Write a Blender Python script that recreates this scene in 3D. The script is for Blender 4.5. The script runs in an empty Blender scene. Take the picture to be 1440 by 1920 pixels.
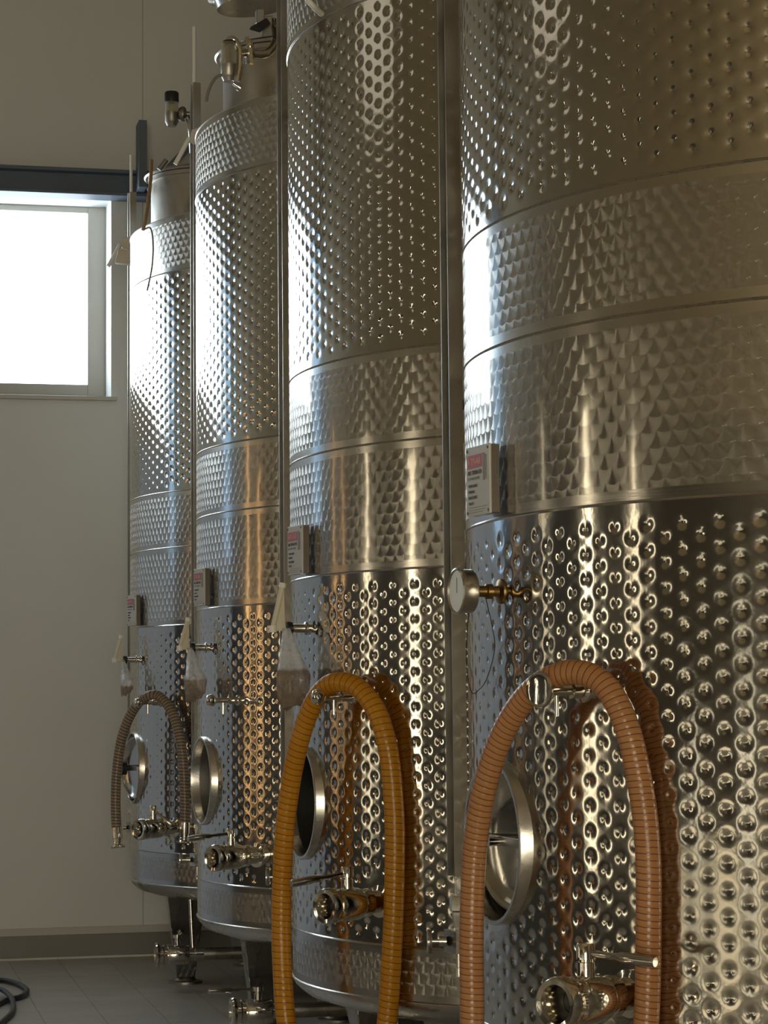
import bpy, math, random
from mathutils import Vector, Matrix
from math import sin, cos, pi, radians, sqrt, atan2
random.seed(7)
sc = bpy.context.scene
col = sc.collection

# ------------------------------------------------------------------ scale
# drawing unit = one tank radius; world unit = metre.  z = 0 of the drawing is eye height
S = 1.15
EYE = 1.345
def W(p): return Vector((p[0]*S, p[1]*S, (p[2]+EYE)*S))

# ------------------------------------------------------------------ camera
YAW, PITCH, ROLL, FPX = 0.2253, 0.0853, -0.0095, 4270.0
fwd = Vector((sin(YAW)*cos(PITCH), cos(YAW)*cos(PITCH), sin(PITCH)))
rt0 = Vector((cos(YAW), -sin(YAW), 0)); up0 = rt0.cross(fwd)
rt = rt0*cos(ROLL)+up0*sin(ROLL); up = -rt0*sin(ROLL)+up0*cos(ROLL)
cd = bpy.data.cameras.new('camera'); cam = bpy.data.objects.new('camera', cd); col.objects.link(cam)
cd.sensor_fit = 'VERTICAL'; cd.sensor_height = 32.0; cd.sensor_width = 24.0
cd.lens = FPX/1920*32.0; cd.clip_start = 0.05; cd.clip_end = 200
m3 = Matrix((rt, up, -fwd)).transposed()
cam.matrix_world = Matrix.Translation(W((0, 0, 0))) @ m3.to_4x4()
sc.camera = cam

# ------------------------------------------------------------------ look
sc.view_settings.view_transform = 'Standard'; sc.view_settings.look = 'None'
sc.view_settings.gamma = 1; sc.view_settings.exposure = 0.42
sc.view_settings.use_curve_mapping = False
wd = bpy.data.worlds.new('outdoor_sky'); sc.world = wd; wd.use_nodes = True
wd.node_tree.nodes['Background'].inputs[0].default_value = (0.75, 0.87, 1, 1)
wd.node_tree.nodes['Background'].inputs[1].default_value = 1.0
# strengths of everything that gives light
L_WINDOW = 5.5        # daylight in the high window of the back wall
L_STREAK = 4.2         # glow strips added in the aisle wall, for streaks in the steel
L_REAR = 9.0          # open gate behind the photographer
L_SIDE = 1.1  # glow panes added low on the aisle wall to brighten hoses and steel
L_HIGH = 0.4         # clerestory windows of the aisle wall
L_BLUE = 0.10         # glow of the blue panel added for reflections

# ------------------------------------------------------------------ helpers
class G:
    """tiny node-graph writer"""
    def __init__(s, name):
        s.mat = bpy.data.materials.new(name); s.mat.use_nodes = True
        s.t = s.mat.node_tree; s.t.nodes.clear()
        s.out = s.t.nodes.new('ShaderNodeOutputMaterial')
    def n(s, typ, **kw):
        nd = s.t.nodes.new(typ)
        for k, v in kw.items(): setattr(nd, k, v)
        return nd
    def put(s, nd, sock, v):
        if isinstance(v, bpy.types.NodeSocket): s.t.links.new(v, nd.inputs[sock])
        elif v is not None: nd.inputs[sock].default_value = v
    def m(s, op, a, b=None, c=None, clamp=False):
        nd = s.n('ShaderNodeMath', operation=op); nd.use_clamp = clamp
        s.put(nd, 0, a)
        if b is not None: s.put(nd, 1, b)
        if c is not None: s.put(nd, 2, c)
        return nd.outputs[0]
    def v(s, op, a, b=None, scale=None):
        nd = s.n('ShaderNodeVectorMath', operation=op)
        s.put(nd, 0, a)
        if b is not None: s.put(nd, 1, b)
        if scale is not None: s.put(nd, 3, scale)
        return nd.outputs['Value'] if op in ('DOT_PRODUCT', 'LENGTH') else nd.outputs[0]
    def mix(s, f, a, b):
        nd = s.n('ShaderNodeMix', data_type='RGBA')
        s.put(nd, 0, f); s.put(nd, 6, a); s.put(nd, 7, b); return nd.outputs[2]
    def noise(s, scale, detail=3, vec=None, rough=0.5):
        nd = s.n('ShaderNodeTexNoise'); s.put(nd, 'Scale', scale); s.put(nd, 'Detail', detail); s.put(nd, 'Roughness', rough)
        if vec is not None: s.put(nd, 'Vector', vec)
        return nd.outputs['Fac']
    def ramp(s, f, stops):
        nd = s.n('ShaderNodeValToRGB'); s.put(nd, 0, f)
        while len(nd.color_ramp.elements) < len(stops): nd.color_ramp.elements.new(0.5)
        for e, (p, c) in zip(nd.color_ramp.elements, stops): e.position = p; e.color = c
        return nd.outputs[0]
    def rng(s, v, a, b, c, d, smooth=False):
        nd = s.n('ShaderNodeMapRange'); nd.clamp = True
        if smooth: nd.interpolation_type = 'SMOOTHSTEP'
        for i, x in enumerate((v, a, b, c, d)): s.put(nd, i, x)
        return nd.outputs[0]
    def bump(s, h, dist, strength=1.0, normal=None):
        nd = s.n('ShaderNodeBump'); s.put(nd, 'Height', h); s.put(nd, 'Distance', dist); s.put(nd, 'Strength', strength)
        if normal is not None: s.put(nd, 'Normal', normal)
        return nd.outputs[0]
    def bsdf(s, **kw):
        nd = s.n('ShaderNodeBsdfPrincipled')
        for k, v in kw.items(): s.put(nd, k.replace('_', ' '), v)
        return nd
    def done(s, nd):
        s.t.links.new(nd if isinstance(nd, bpy.types.NodeSocket) else nd.outputs[0], s.out.inputs[0]); return s.mat

def rgb(r, g, b): return (r, g, b, 1)
def simple(name, c, rough=0.5, metal=0.0, nscale=None, namt=0.15, bump=None, **kw):
    g = G(name); base = rgb(*c)
    tc = g.n('ShaderNodeTexCoord').outputs['Object']
    if nscale:
        f = g.noise(nscale, 4, tc)
        base = g.mix(f, rgb(*[x*(1-namt) for x in c]), rgb(*[min(1, x*(1+namt)) for x in c]))
    b = g.bsdf(Base_Color=base, Roughness=rough, Metallic=metal, **kw)
    if bump:
        g.put(b, 'Normal', g.bump(g.noise(bump[0], 3, tc), bump[1]))
    return g.done(b)

# ------------------------------------------------------------------ materials
STEEL = (0.63, 0.60, 0.55)
def uv(g):
    u = g.n('ShaderNodeUVMap').outputs[0]
    s = g.n('ShaderNodeSeparateXYZ'); g.put(s, 0, u)
    return s.outputs[0], s.outputs[1], u

def dimple_steel(name, masks, v0, v1, depth=0.0034):
    """laser-welded jacket: hexagonal field of pillow dimples, bare near fittings and near the weld seams"""
    g = G(name); u, v, uvv = uv(g)
    du, dv = 2*pi/156, 0.0497
    a = g.m('DIVIDE', u, 2*du); b = g.m('DIVIDE', v, dv)
    def cell(oa, ob):
        aa = g.m('ADD', a, oa); bb = g.m('ADD', b, ob)
        ra = g.m('ROUND', aa); rb = g.m('ROUND', bb)
        x = g.m('MULTIPLY', g.m('SUBTRACT', aa, ra), 2*du)
        y = g.m('MULTIPLY', g.m('SUBTRACT', bb, rb), dv)
        d2 = g.m('ADD', g.m('MULTIPLY', x, x), g.m('MULTIPLY', y, y))
        # centre of the cell: decides whether this dimple exists at all
        cu = g.m('MULTIPLY', g.m('SUBTRACT', ra, oa), 2*du); cv = g.m('MULTIPLY', g.m('SUBTRACT', rb, ob), dv)
        return d2, cu, cv
    d1, u1, v1_ = cell(0, 0); d2, u2, v2_ = cell(0.5, 0.5)
    first = g.m('LESS_THAN', d1, d2)
    dd = g.m('MINIMUM', d1, d2)
    cu = g.m('ADD', g.m('MULTIPLY', first, u1), g.m('MULTIPLY', g.m('SUBTRACT', 1, first), u2))
    cv = g.m('ADD', g.m('MULTIPLY', first, v1_), g.m('MULTIPLY', g.m('SUBTRACT', 1, first), v2_))
    r0 = 0.0245
    soft = g.m('SQRT', g.m('ADD', dd, 0.0025**2))
    q = g.m('MAXIMUM', g.m('SUBTRACT', 1, g.m('DIVIDE', soft, r0)), 0)
    bowl = g.m('POWER', q, 2.4)
    r1 = 0.0035
    q2 = g.m('MAXIMUM', g.m('SUBTRACT', 1, g.m('DIVIDE', dd, r1*r1)), 0)
    pit = g.m('MULTIPLY', q2, q2)
    h = g.m('ADD', g.m('MULTIPLY', bowl, -1.0), g.m('MULTIPLY', pit, 0.04))
    keep = g.m('MULTIPLY', g.m('GREATER_THAN', cv, v0+0.030), g.m('LESS_THAN', cv, v1-0.030))
    for (mu, mv, mr) in masks:
        x = g.m('SUBTRACT', cu, mu); y = g.m('SUBTRACT', cv, mv)
        dist = g.m('SQRT', g.m('ADD', g.m('MULTIPLY', x, x), g.m('MULTIPLY', y, y)))
        keep = g.m('MULTIPLY', keep, g.m('GREATER_THAN', dist, mr))
    h = g.m('MULTIPLY', h, keep)
    n1 = g.bump(h, depth)
    tc = g.n('ShaderNodeTexCoord').outputs['Object']
    n2 = g.bump(g.noise(5, 2, tc), 0.0022, normal=n1)
    n3 = g.bump(g.noise(45, 2, tc), 0.00022, normal=n2)
    st = g.noise(3, 5, tc); fine = g.noise(160, 2, tc)
    rough = g.m('ADD', g.rng(st, 0.35, 0.7, 0.07, 0.13), g.m('MULTIPLY', fine, 0.05))
    colr = g.mix(g.rng(st, 0.3, 0.7, 0, 1), rgb(*STEEL), rgb(STEEL[0]*.9, STEEL[1]*.9, STEEL[2]*.88))
    colr = g.mix(g.m('MULTIPLY', g.m('MULTIPLY', pit, keep), 0.6), colr, rgb(.25, .2, .15))
    return g.done(g.bsdf(Base_Color=colr, Metallic=1.0, Roughness=rough, Normal=n3))

def swirl_tangent(g, u, v, p, q, r):
    j0 = g.m('ROUND', g.m('DIVIDE', v, q))
    def cand(k):
        j = g.m('ADD', j0, k)
        off = g.m('MULTIPLY', g.m('FLOORED_MODULO', j, 2), 0.5*p)
        dv = g.m('SUBTRACT', v, g.m('MULTIPLY', j, q))
        w2 = g.m('SUBTRACT', r*r, g.m('MULTIPLY', dv, dv))
        w = g.m('SQRT', g.m('MAXIMUM', w2, 0))
        uc = g.m('ADD', g.m('MULTIPLY', g.m('FLOOR', g.m('DIVIDE', g.m('SUBTRACT', g.m('ADD', u, w), off), p)), p), off)
        du = g.m('SUBTRACT', u, uc)
        ok = g.m('MULTIPLY', g.m('GREATER_THAN', w2, 0), g.m('LESS_THAN', du, w))
        return du, dv, ok
    du1, dv1, ok1 = cand(1); du0, dv0, _ = cand(0)
    no = g.m('SUBTRACT', 1, ok1)
    du = g.m('ADD', g.m('MULTIPLY', ok1, du1), g.m('MULTIPLY', no, du0))
    dv = g.m('ADD', g.m('MULTIPLY', ok1, dv1), g.m('MULTIPLY', no, dv0))
    return du, dv

def swirl_steel(name, v0, v1, edges=0.024, p=0.037, q=0.031, r=0.0335, tone=1.0, wall=True):
    """engine-turned sheet: overlapping brushed discs; plain brushed margin along the seams"""
    g = G(name); u, v, uvv = uv(g)
    du, dv = swirl_tangent(g, u, v, p, q, r)
    N = g.n('ShaderNodeNewGeometry').outputs['Normal']
    eu = g.v('NORMALIZE', g.v('CROSS_PRODUCT', (0, 0, 1), N))
    T = g.v('NORMALIZE', g.v('ADD', g.v('SCALE', eu, scale=du), g.v('SCALE', (0, 0, 1), scale=dv)))
    tc = g.n('ShaderNodeTexCoord').outputs['Object']
    st = g.noise(2.2, 5, tc, 0.6)
    plain = g.m('MAXIMUM', g.m('LESS_THAN', v, v0+edges), g.m('GREATER_THAN', v, v1-edges))
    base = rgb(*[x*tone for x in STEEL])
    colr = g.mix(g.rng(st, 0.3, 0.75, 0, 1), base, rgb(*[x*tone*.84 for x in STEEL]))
    n1 = g.bump(g.noise(5, 2, tc), 0.0018)
    aniso = g.bsdf(Base_Color=colr, Metallic=1.0, Roughness=g.rng(st, 0.3, 0.7, 0.25, 0.30), Anisotropic=1.0, Tangent=T, Normal=n1)
    mirror = g.bsdf(Base_Color=colr, Metallic=1.0, Roughness=0.08, Normal=n1)
    mx = g.n('ShaderNodeMixShader'); g.put(mx, 0, 0.27)
    g.t.links.new(aniso.outputs[0], mx.inputs[1]); g.t.links.new(mirror.outputs[0], mx.inputs[2])
    mapn = g.n('ShaderNodeMapping'); g.put(mapn, 0, uvv); mapn.inputs['Scale'].default_value = (1.0, 220, 1)
    br = g.noise(3, 3, mapn.outputs[0])
    pl = g.bsdf(Base_Color=base, Metallic=1.0, Roughness=g.rng(br, 0.3, 0.7, 0.14, 0.24), Normal=n1)
    m2 = g.n('ShaderNodeMixShader'); g.put(m2, 0, plain)
    g.t.links.new(mx.outputs[0], m2.inputs[1]); g.t.links.new(pl.outputs[0], m2.inputs[2])
    return g.done(m2.outputs[0])

def plain_steel(name, c=STEEL, rough=0.16, nscale=8, bump=0.0003):
    g = G(name); tc = g.n('ShaderNodeTexCoord').outputs['Object']
    f = g.noise(nscale, 4, tc)
    return g.done(g.bsdf(Base_Color=g.mix(f, rgb(*[x*.85 for x in c]), rgb(*c)), Metallic=1.0,
                         Roughness=g.rng(f, 0.3, 0.7, rough*.75, rough*1.35), Normal=g.bump(g.noise(60, 2, tc), bump)))
M = {}
M['polished'] = plain_steel('polished_steel', STEEL, 0.15)
M['brushed'] = plain_steel('brushed_steel', (0.6, 0.57, 0.52), 0.28)
M['satin'] = plain_steel('satin_steel', (0.52, 0.49, 0.44), 0.36)
M['dull'] = plain_steel('dull_steel', (0.35, 0.33, 0.30), 0.42)
M['chrome'] = plain_steel('bright_steel', (0.78, 0.74, 0.66), 0.09)
M['weld'] = plain_steel('weld_bead', (0.50, 0.44, 0.36), 0.3, 60, 0.001)
M['black'] = simple('black_rubber', (0.015, 0.015, 0.017), 0.4)
M['cream'] = simple('cream_plastic', (0.62, 0.57, 0.44), 0.45, nscale=9)
M['white'] = simple('white_plastic', (0.78, 0.77, 0.72), 0.4)
M['brass'] = simple('aged_brass', (0.28, 0.18, 0.07), 0.35, 1.0, nscale=30)
M['label'] = simple('label_plate', (0.50, 0.49, 0.46), 0.35, nscale=5, namt=.06)
M['red'] = simple('label_red', (0.42, 0.10, 0.12), 0.45)
M['pink'] = simple('label_pink_print', (0.62, 0.36, 0.36), 0.5)
M['ink'] = simple('label_ink', (0.06, 0.055, 0.055), 0.5)
M['greyprint'] = simple('label_grey_print', (0.22, 0.21, 0.21), 0.5)
M['dial'] = simple('dial_face', (0.80, 0.86, 0.88), 0.4)
M['grime'] = simple('rusty_tube', (0.33, 0.20, 0.09), 0.6, nscale=25, namt=.4)
M['cable'] = simple('dark_rubber_hose', (0.03, 0.035, 0.042), 0.38)
M['greycable'] = simple('grey_cable', (0.22, 0.20, 0.18), 0.5)
M['mount'] = simple('dark_brown_mount', (0.09, 0.065, 0.045), 0.4)
M['dark'] = simple('painted_inside_shade', (0.02, 0.018, 0.016), 0.6)  # near-black stands in for the shade inside openings
M['beam'] = simple('blue_grey_steel_paint', (0.10, 0.13, 0.175), 0.5, nscale=4)

def glass(name, c=(0.9, 0.92, 0.9), rough=0.05, fac=0.75):
    g = G(name)
    a = g.n('ShaderNodeBsdfTransparent'); g.put(a, 0, rgb(*c))
    b = g.bsdf(Base_Color=rgb(*c), Roughness=rough, Specular_IOR_Level=0.8)
    mx = g.n('ShaderNodeMixShader'); fr = g.n('ShaderNodeLayerWeight'); fr.inputs[0].default_value = 0.35
    g.put(mx, 0, g.rng(fr.outputs['Facing'], 0, 1, 1-fac, 0.9))
    g.t.links.new(a.outputs[0], mx.inputs[1]); g.t.links.new(b.outputs[0], mx.inputs[2])
    return g.done(mx.outputs[0])
M['glass'] = glass('clear_tube')
M['cup'] = glass('scratched_clear_cup', (0.8, 0.77, 0.68), 0.08, 0.88)

def bag_mat():
    g = G('crinkled_plastic'); tc = g.n('ShaderNodeTexCoord').outputs['Object']
    s = g.n('ShaderNodeSeparateXYZ'); g.put(s, 0, tc)
    low = g.rng(g.m('ADD', s.outputs[2], g.m('MULTIPLY', g.noise(9, 2, tc), 0.03)), -0.135, -0.125, 1, 0)
    c = g.mix(low, rgb(0.80, 0.82, 0.86), rgb(0.34, 0.26, 0.19))
    nrm = g.bump(g.noise(38, 5, tc), 0.006)
    b = g.bsdf(Base_Color=c, Roughness=0.16, Normal=nrm, Specular_IOR_Level=0.8)
    tr = g.n('ShaderNodeBsdfTransparent'); g.put(tr, 0, rgb(.92, .92, .92))
    tl = g.n('ShaderNodeBsdfTranslucent'); g.put(tl, 0, c)
    m1 = g.n('ShaderNodeMixShader'); g.put(m1, 0, 0.35); g.t.links.new(b.outputs[0], m1.inputs[1]); g.t.links.new(tl.outputs[0], m1.inputs[2])
    m2 = g.n('ShaderNodeMixShader'); g.put(m2, 0, g.rng(g.noise(26, 3, tc), 0.35, 0.6, 0.95, 0.5)); g.t.links.new(tr.outputs[0], m2.inputs[1]); g.t.links.new(m1.outputs[0], m2.inputs[2])
    return g.done(m2.outputs[0])
M['bag'] = bag_mat()

def hose_mat(name, c, dark, pitch, width, transl, rough=0.3):
    """flexible hose with a dark spiral; uv x runs along the hose, uv y around it"""
    g = G(name); u, v, _ = uv(g)
    f = g.m('FRACT', g.m('ADD', g.m('DIVIDE', u, pitch), v))
    d = g.m('ABSOLUTE', g.m('SUBTRACT', f, 0.5))
    line = g.rng(d, width*0.6, width, 1, 0, True)
    tc = g.n('ShaderNodeTexCoord').outputs['Object']
    cc = g.mix(g.noise(6, 3, tc), rgb(*c), rgb(c[0]*.78, c[1]*.72, c[2]*.7))
    cc = g.mix(g.m('MULTIPLY', line, 0.85), cc, rgb(*dark))
    hgt = g.m('COSINE', g.m('MULTIPLY', g.m('SUBTRACT', f, 0.5), 2*pi))
    nrm = g.bump(hgt, -0.00025)
    nrm = g.bump(g.noise(70, 3, tc), 0.0006, normal=nrm)
    b = g.bsdf(Base_Color=cc, Roughness=rough, Normal=nrm, Specular_IOR_Level=0.55)
    tl = g.n('ShaderNodeBsdfTranslucent'); g.put(tl, 0, cc)
    mx = g.n('ShaderNodeMixShader'); g.put(mx, 0, transl)
    g.t.links.new(b.outputs[0], mx.inputs[1]); g.t.links.new(tl.outputs[0], mx.inputs[2])
    return g.done(mx.outputs[0])
M['hose_orange'] = hose_mat('orange_pvc_hose', (0.60, 0.30, 0.125), (0.10, 0.025, 0.008), 0.0125, 0.09, 0.30)
M['hose_amber'] = hose_mat('amber_pvc_hose', (0.74, 0.35, 0.020), (0.10, 0.025, 0.003), 0.0185, 0.07, 0.35)
M['hose_grey'] = hose_mat('grey_brown_ribbed_hose', (0.40, 0.32, 0.24), (0.05, 0.028, 0.015), 0.0150, 0.20, 0.25)

def emit(name, c, s, stripes=None):
    g = G(name); e = g.n('ShaderNodeEmission'); g.put(e, 0, rgb(*c)); g.put(e, 1, s)
    return g.done(e)
M['sky_pane'] = emit('bright_daylight_pane', (0.80, 0.92, 1.0), L_WINDOW)
M['streak_pane'] = emit('added_streak_pane', (1.0, 0.86, 0.60), L_STREAK)  # added glow, mirrored as bright streaks on the tanks
M['amber_pane'] = emit('added_amber_pane', (1.0, 0.60, 0.26), L_STREAK*.5)  # added glow, mirrored as orange streaks on the tanks
M['rear_pane'] = emit('gate_daylight', (1.0, 0.90, 0.68), L_REAR)
M['low_pane'] = emit('added_low_glow', (1.0, 0.84, 0.55), L_SIDE*0.8)  # added glow to light the lower hoses from the aisle
M['blue_pane'] = emit('added_blue_pane', (0.42, 0.68, 1.0), 0.9)  # added glow for the blue facets of the swirl bands
M['high_pane'] = emit('clerestory_daylight', (1.0, 0.90, 0.70), L_HIGH)
M['side_pane'] = emit('added_side_glow', (1.0, 0.90, 0.66), L_SIDE)  # added glow for the lighter bands on the nearest tank

def panel_wall(name, c, axis, pitch, off, bumpd=0.0008, dim_below=None):
    g = G(name); geo = g.n('ShaderNodeNewGeometry').outputs['Position']
    s = g.n('ShaderNodeSeparateXYZ'); g.put(s, 0, geo)
    x = s.outputs[axis]
    f = g.m('ABSOLUTE', g.m('SUBTRACT', g.m('FRACT', g.m('DIVIDE', g.m('SUBTRACT', x, off-pitch*50.5), pitch)), 0.5))
    line = g.m('LESS_THAN', f, 0.0032/pitch)
    n = g.noise(1.3, 4, geo)
    cc = g.mix(n, rgb(*[k*.94 for k in c]), rgb(*[k*1.05 for k in c]))
    if dim_below: cc = g.mix(g.m('LESS_THAN', s.outputs[2], dim_below[0]), cc, rgb(*dim_below[1]))
    cc = g.mix(g.m('MULTIPLY', line, 0.6), cc, rgb(*[k*.35 for k in c]))
    return g.done(g.bsdf(Base_Color=cc, Roughness=0.55, Normal=g.bump(g.noise(120, 2, geo), bumpd)))
M['wall_back'] = panel_wall('grey_panel_wall', (0.67, 0.685, 0.675), 0, 3.0, 1.512*S)
M['wall_side'] = panel_wall('side_panel_wall', (0.46, 0.39, 0.27), 1, 3.0, 0.4, dim_below=((1.25+EYE)*S, (0.11, 0.10, 0.085)))  # lower part painted dark, to keep reflections in the tanks dim
M['wall_rear'] = panel_wall('rear_panel_wall', (0.33, 0.29, 0.22), 0, 3.0, 0.4)
M['ceiling'] = simple('ceiling_panels', (0.46, 0.39, 0.27), 0.7, nscale=1.5)
M['frame'] = simple('pale_window_frame', (0.52, 0.50, 0.45), 0.45)
M['skirting'] = simple('dark_tile_skirting', (0.19, 0.18, 0.165), 0.4, nscale=3)
M['skirt_trim'] = simple('grey_trim_strip', (0.5, 0.48, 0.44), 0.45)
M['grout_line'] = simple('pale_sealant', (0.62, 0.62, 0.58), 0.5)
M['blue_panel'] = simple('blue_grey_glow_panel', (0.36, 0.41, 0.48), 0.5, nscale=2, Emission_Color=rgb(0.66, 0.80, 1.0), Emission_Strength=L_BLUE)  # panel and its glow are added to tint the tank reflections blue
def floor_mat():
    g = G('grey_floor_tiles'); geo = g.n('ShaderNodeNewGeometry').outputs['Position']
    mp = g.n('ShaderNodeMapping'); g.put(mp, 0, geo); mp.inputs['Rotation'].default_value = (0, 0, radians(0))
    br = g.n('ShaderNodeTexBrick'); g.put(br, 'Vector', mp.outputs[0])
    br.offset = 0.0; br.inputs['Scale'].default_value = 1.0
    br.inputs['Brick Width'].default_value = 0.30; br.inputs['Row Height'].default_value = 0.30
    br.inputs['Mortar Size'].default_value = 0.0035; br.inputs['Mortar Smooth'].default_value = 0.3
    br.inputs['Color1'].default_value = rgb(.47, .45, .42); br.inputs['Color2'].default_value = rgb(.51, .49, .46)
    br.inputs['Mortar'].default_value = rgb(.28, .265, .25)
    n = g.noise(1.7, 5, geo)
    cc = g.mix(g.rng(n, .3, .7, 0, .5), br.outputs['Color'], rgb(.38, .36, .33))
    return g.done(g.bsdf(Base_Color=cc, Roughness=g.rng(n, .3, .7, .28, .45), Normal=g.bump(br.outputs['Fac'], -0.001)))
M['floor'] = floor_mat()

# ------------------------------------------------------------------ mesh builder (drawing units)
def basis(d):
    d = Vector(d).normalized()
    a = Vector((0, 0, 1)) if abs(d.z) < 0.95 else Vector((1, 0, 0))
    x = a.cross(d).normalized(); return x, d.cross(x), d
class MB:
    def __init__(s): s.v = []; s.f = []; s.uv = []
    def add(s, vs, fs, uvs=None):
        o = len(s.v); s.v += [Vector(p) for p in vs]
        for i, f in enumerate(fs):
            s.f.append([k+o for k in f]); s.uv.append(uvs[i] if uvs else [(0, 0)]*len(f))
        return s
    def lathe(s, org, axis, prof, n=32, closed=False):
        """profile = [(radius, distance along axis)...]"""
        x, y, d = basis(axis); org = Vector(org); vs = []; fs = []
        for (r, h) in prof:
            for i in range(n):
                a = 2*pi*i/n; vs.append(org+d*h+(x*cos(a)+y*sin(a))*r)
        k = len(prof)
        for j in range(k-1 if not closed else k):
            for i in range(n):
                i2 = (i+1) % n; j2 = (j+1) % k
                fs.append([j*n+i, j*n+i2, j2*n+i2, j2*n+i])
        if not closed:
            if prof[0][0] > 1e-6: fs.append([i for i in range(n)][::-1])
            if prof[-1][0] > 1e-6: fs.append([(k-1)*n+i for i in range(n)])
        return s.add(vs, fs)
    def cyl(s, a, b, r, n=20):
        a = Vector(a); b = Vector(b); L = (b-a).length
        return s.lathe(a, b-a, [(r, 0), (r, L)], n)
    def tube(s, pts, r, n=10, uvscale=True):
        pts = [Vector(p) for p in pts]; rr = r if callable(r) else (lambda t: r)
        L = [0]
        for a, b in zip(pts, pts[1:]): L.append(L[-1]+(b-a).length)
        t0 = (pts[1]-pts[0]).normalized(); x, y, _ = basis(t0); vs = []; fs = []; uvs = []
        for i, p in enumerate(pts):
            t = (pts[min(i+1, len(pts)-1)]-pts[max(i-1, 0)]).normalized()
            x = (x-t*x.dot(t)).normalized(); y = t.cross(x)
            for k in range(n):
                a = 2*pi*k/n; vs.append(p+(x*cos(a)+y*sin(a))*rr(L[i]/L[-1]))
        for i in range(len(pts)-1):
            for k in range(n):
                k2 = (k+1) % n
                fs.append([i*n+k, i*n+k2, (i+1)*n+k2, (i+1)*n+k])
                uvs.append([(L[i], k/n), (L[i], (k+1)/n), (L[i+1], (k+1)/n), (L[i+1], k/n)])
        fs.append(list(range(n))[::-1]); uvs.append([(0, 0)]*n)
        fs.append([(len(pts)-1)*n+k for k in range(n)]); uvs.append([(L[-1], 0)]*n)
        return s.add(vs, fs, uvs)
    def box(s, c, ex, ey, ez):
        c = Vector(c); ex, ey, ez = Vector(ex), Vector(ey), Vector(ez); vs = []
        for i in (-1, 1):
            for j in (-1, 1):
                for k in (-1, 1): vs.append(c+ex*i+ey*j+ez*k)
        fs = [[0, 1, 3, 2], [4, 6, 7, 5], [0, 4, 5, 1], [2, 3, 7, 6], [0, 2, 6, 4], [1, 5, 7, 3]]
        if ex.cross(ey).dot(ez) < 0: fs = [f[::-1] for f in fs]
        return s.add(vs, fs)
    def bx(s, x0, x1, y0, y1, z0, z1):
        return s.box(((x0+x1)/2, (y0+y1)/2, (z0+z1)/2), ((x1-x0)/2, 0, 0), (0, (y1-y0)/2, 0), (0, 0, (z1-z0)/2))
    def prism(s, poly, ext):
        poly = [Vector(p) for p in poly]; ext = Vector(ext); n = len(poly)
        nn = Vector((0, 0, 0))
        for i in range(n): nn += poly[i].cross(poly[(i+1) % n])
        if nn.dot(ext) < 0: poly = poly[::-1]
        vs = poly+[p+ext for p in poly]
        fs = [list(range(n))[::-1], list(range(n, 2*n))]+[[i, (i+1) % n, (i+1) % n+n, i+n] for i in range(n)]
        return s.add(vs, fs)
    def build(s, name, mat, parent=None, org=None, smooth=True, ang=38, bevel=0, label=None):
        """parent: object whose world origin is stored in ORG"""
        o0 = ORG[parent.name] if parent is not None else (W(org) if org is not None else Vector((0, 0, 0)))
        me = bpy.data.meshes.new(name)
        me.from_pydata([W(p)-o0 for p in s.v], [], s.f)
        ul = me.uv_layers.new(name='UVMap'); i = 0
        for f in s.uv:
            for q in f: ul.data[i].uv = q; i += 1
        me.materials.append(mat); me.update()
        if smooth:
            for p in me.polygons: p.use_smooth = True
            me.set_sharp_from_angle(angle=radians(ang))
        o = bpy.data.objects.new(name, me); col.objects.link(o)
        if parent is not None: o.parent = parent
        else: o.location = o0
        ORG[o.name] = o0
        if bevel:
            b = o.modifiers.new('edge', 'BEVEL'); b.width = bevel; b.segments = 2; b.limit_method = 'ANGLE'; b.angle_limit = radians(40)
        if label: o['label'] = label
        return o
ORG = {}
def empty(name, loc):
    o = bpy.data.objects.new(name, None); col.objects.link(o); o.location = W(loc); o.empty_display_size = 0.2
    ORG[o.name] = W(loc); return o
def tag(o, label, cat, group=None, kind=None):
    o['label'] = label; o['category'] = cat
    if group: o['group'] = group
    if kind: o['kind'] = kind
    return o
def struct(o, label=None):
    o['kind'] = 'structure'
    if label: o['label'] = label
    return o
def spline(pts, m=14):
    P = [Vector(p) for p in pts]; P = [P[0]*2-P[1]]+P+[P[-1]*2-P[-2]]; out = []
    for i in range(1, len(P)-2):
        a, b, c, d = P[i-1:i+3]
        for k in range(m):
            t = k/m
            out.append(0.5*((2*b)+(c-a)*t+(2*a-5*b+4*c-d)*t*t+(3*b-a-3*c+d)*t**3))
    out.append(P[-2]); return out
FLOOR = -EYE

# ------------------------------------------------------------------ room shell
XL, XR, YB, YR, ZC = -3.6, 3.75, 12.6, -4.5, 4.9
struct(MB().bx(XL-.3, XR+.3, YR-.3, YB+.5, FLOOR-.1, FLOOR).build('floor', M['floor'], smooth=False), 'grey tiled cellar floor with dark joints')
struct(MB().bx(XL-.3, XR+.3, YR-.3, YB+.5, ZC, ZC+.1).build('ceiling', M['ceiling'], smooth=False))
# back wall with the window opening
wx0, wx1, wz0, wz1 = -2.45, 1.335, 1.731, 2.868
b = MB()
b.bx(XL-.3, wx0, YB, YB+.4, FLOOR, ZC).bx(wx1, XR+.3, YB, YB+.4, FLOOR, ZC).bx(wx0, wx1, YB, YB+.4, FLOOR, wz0).bx(wx0, wx1, YB, YB+.4, wz1, ZC)
struct(b.build('wall_back', M['wall_back'], smooth=False), 'pale grey panelled wall with vertical joints')
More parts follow.
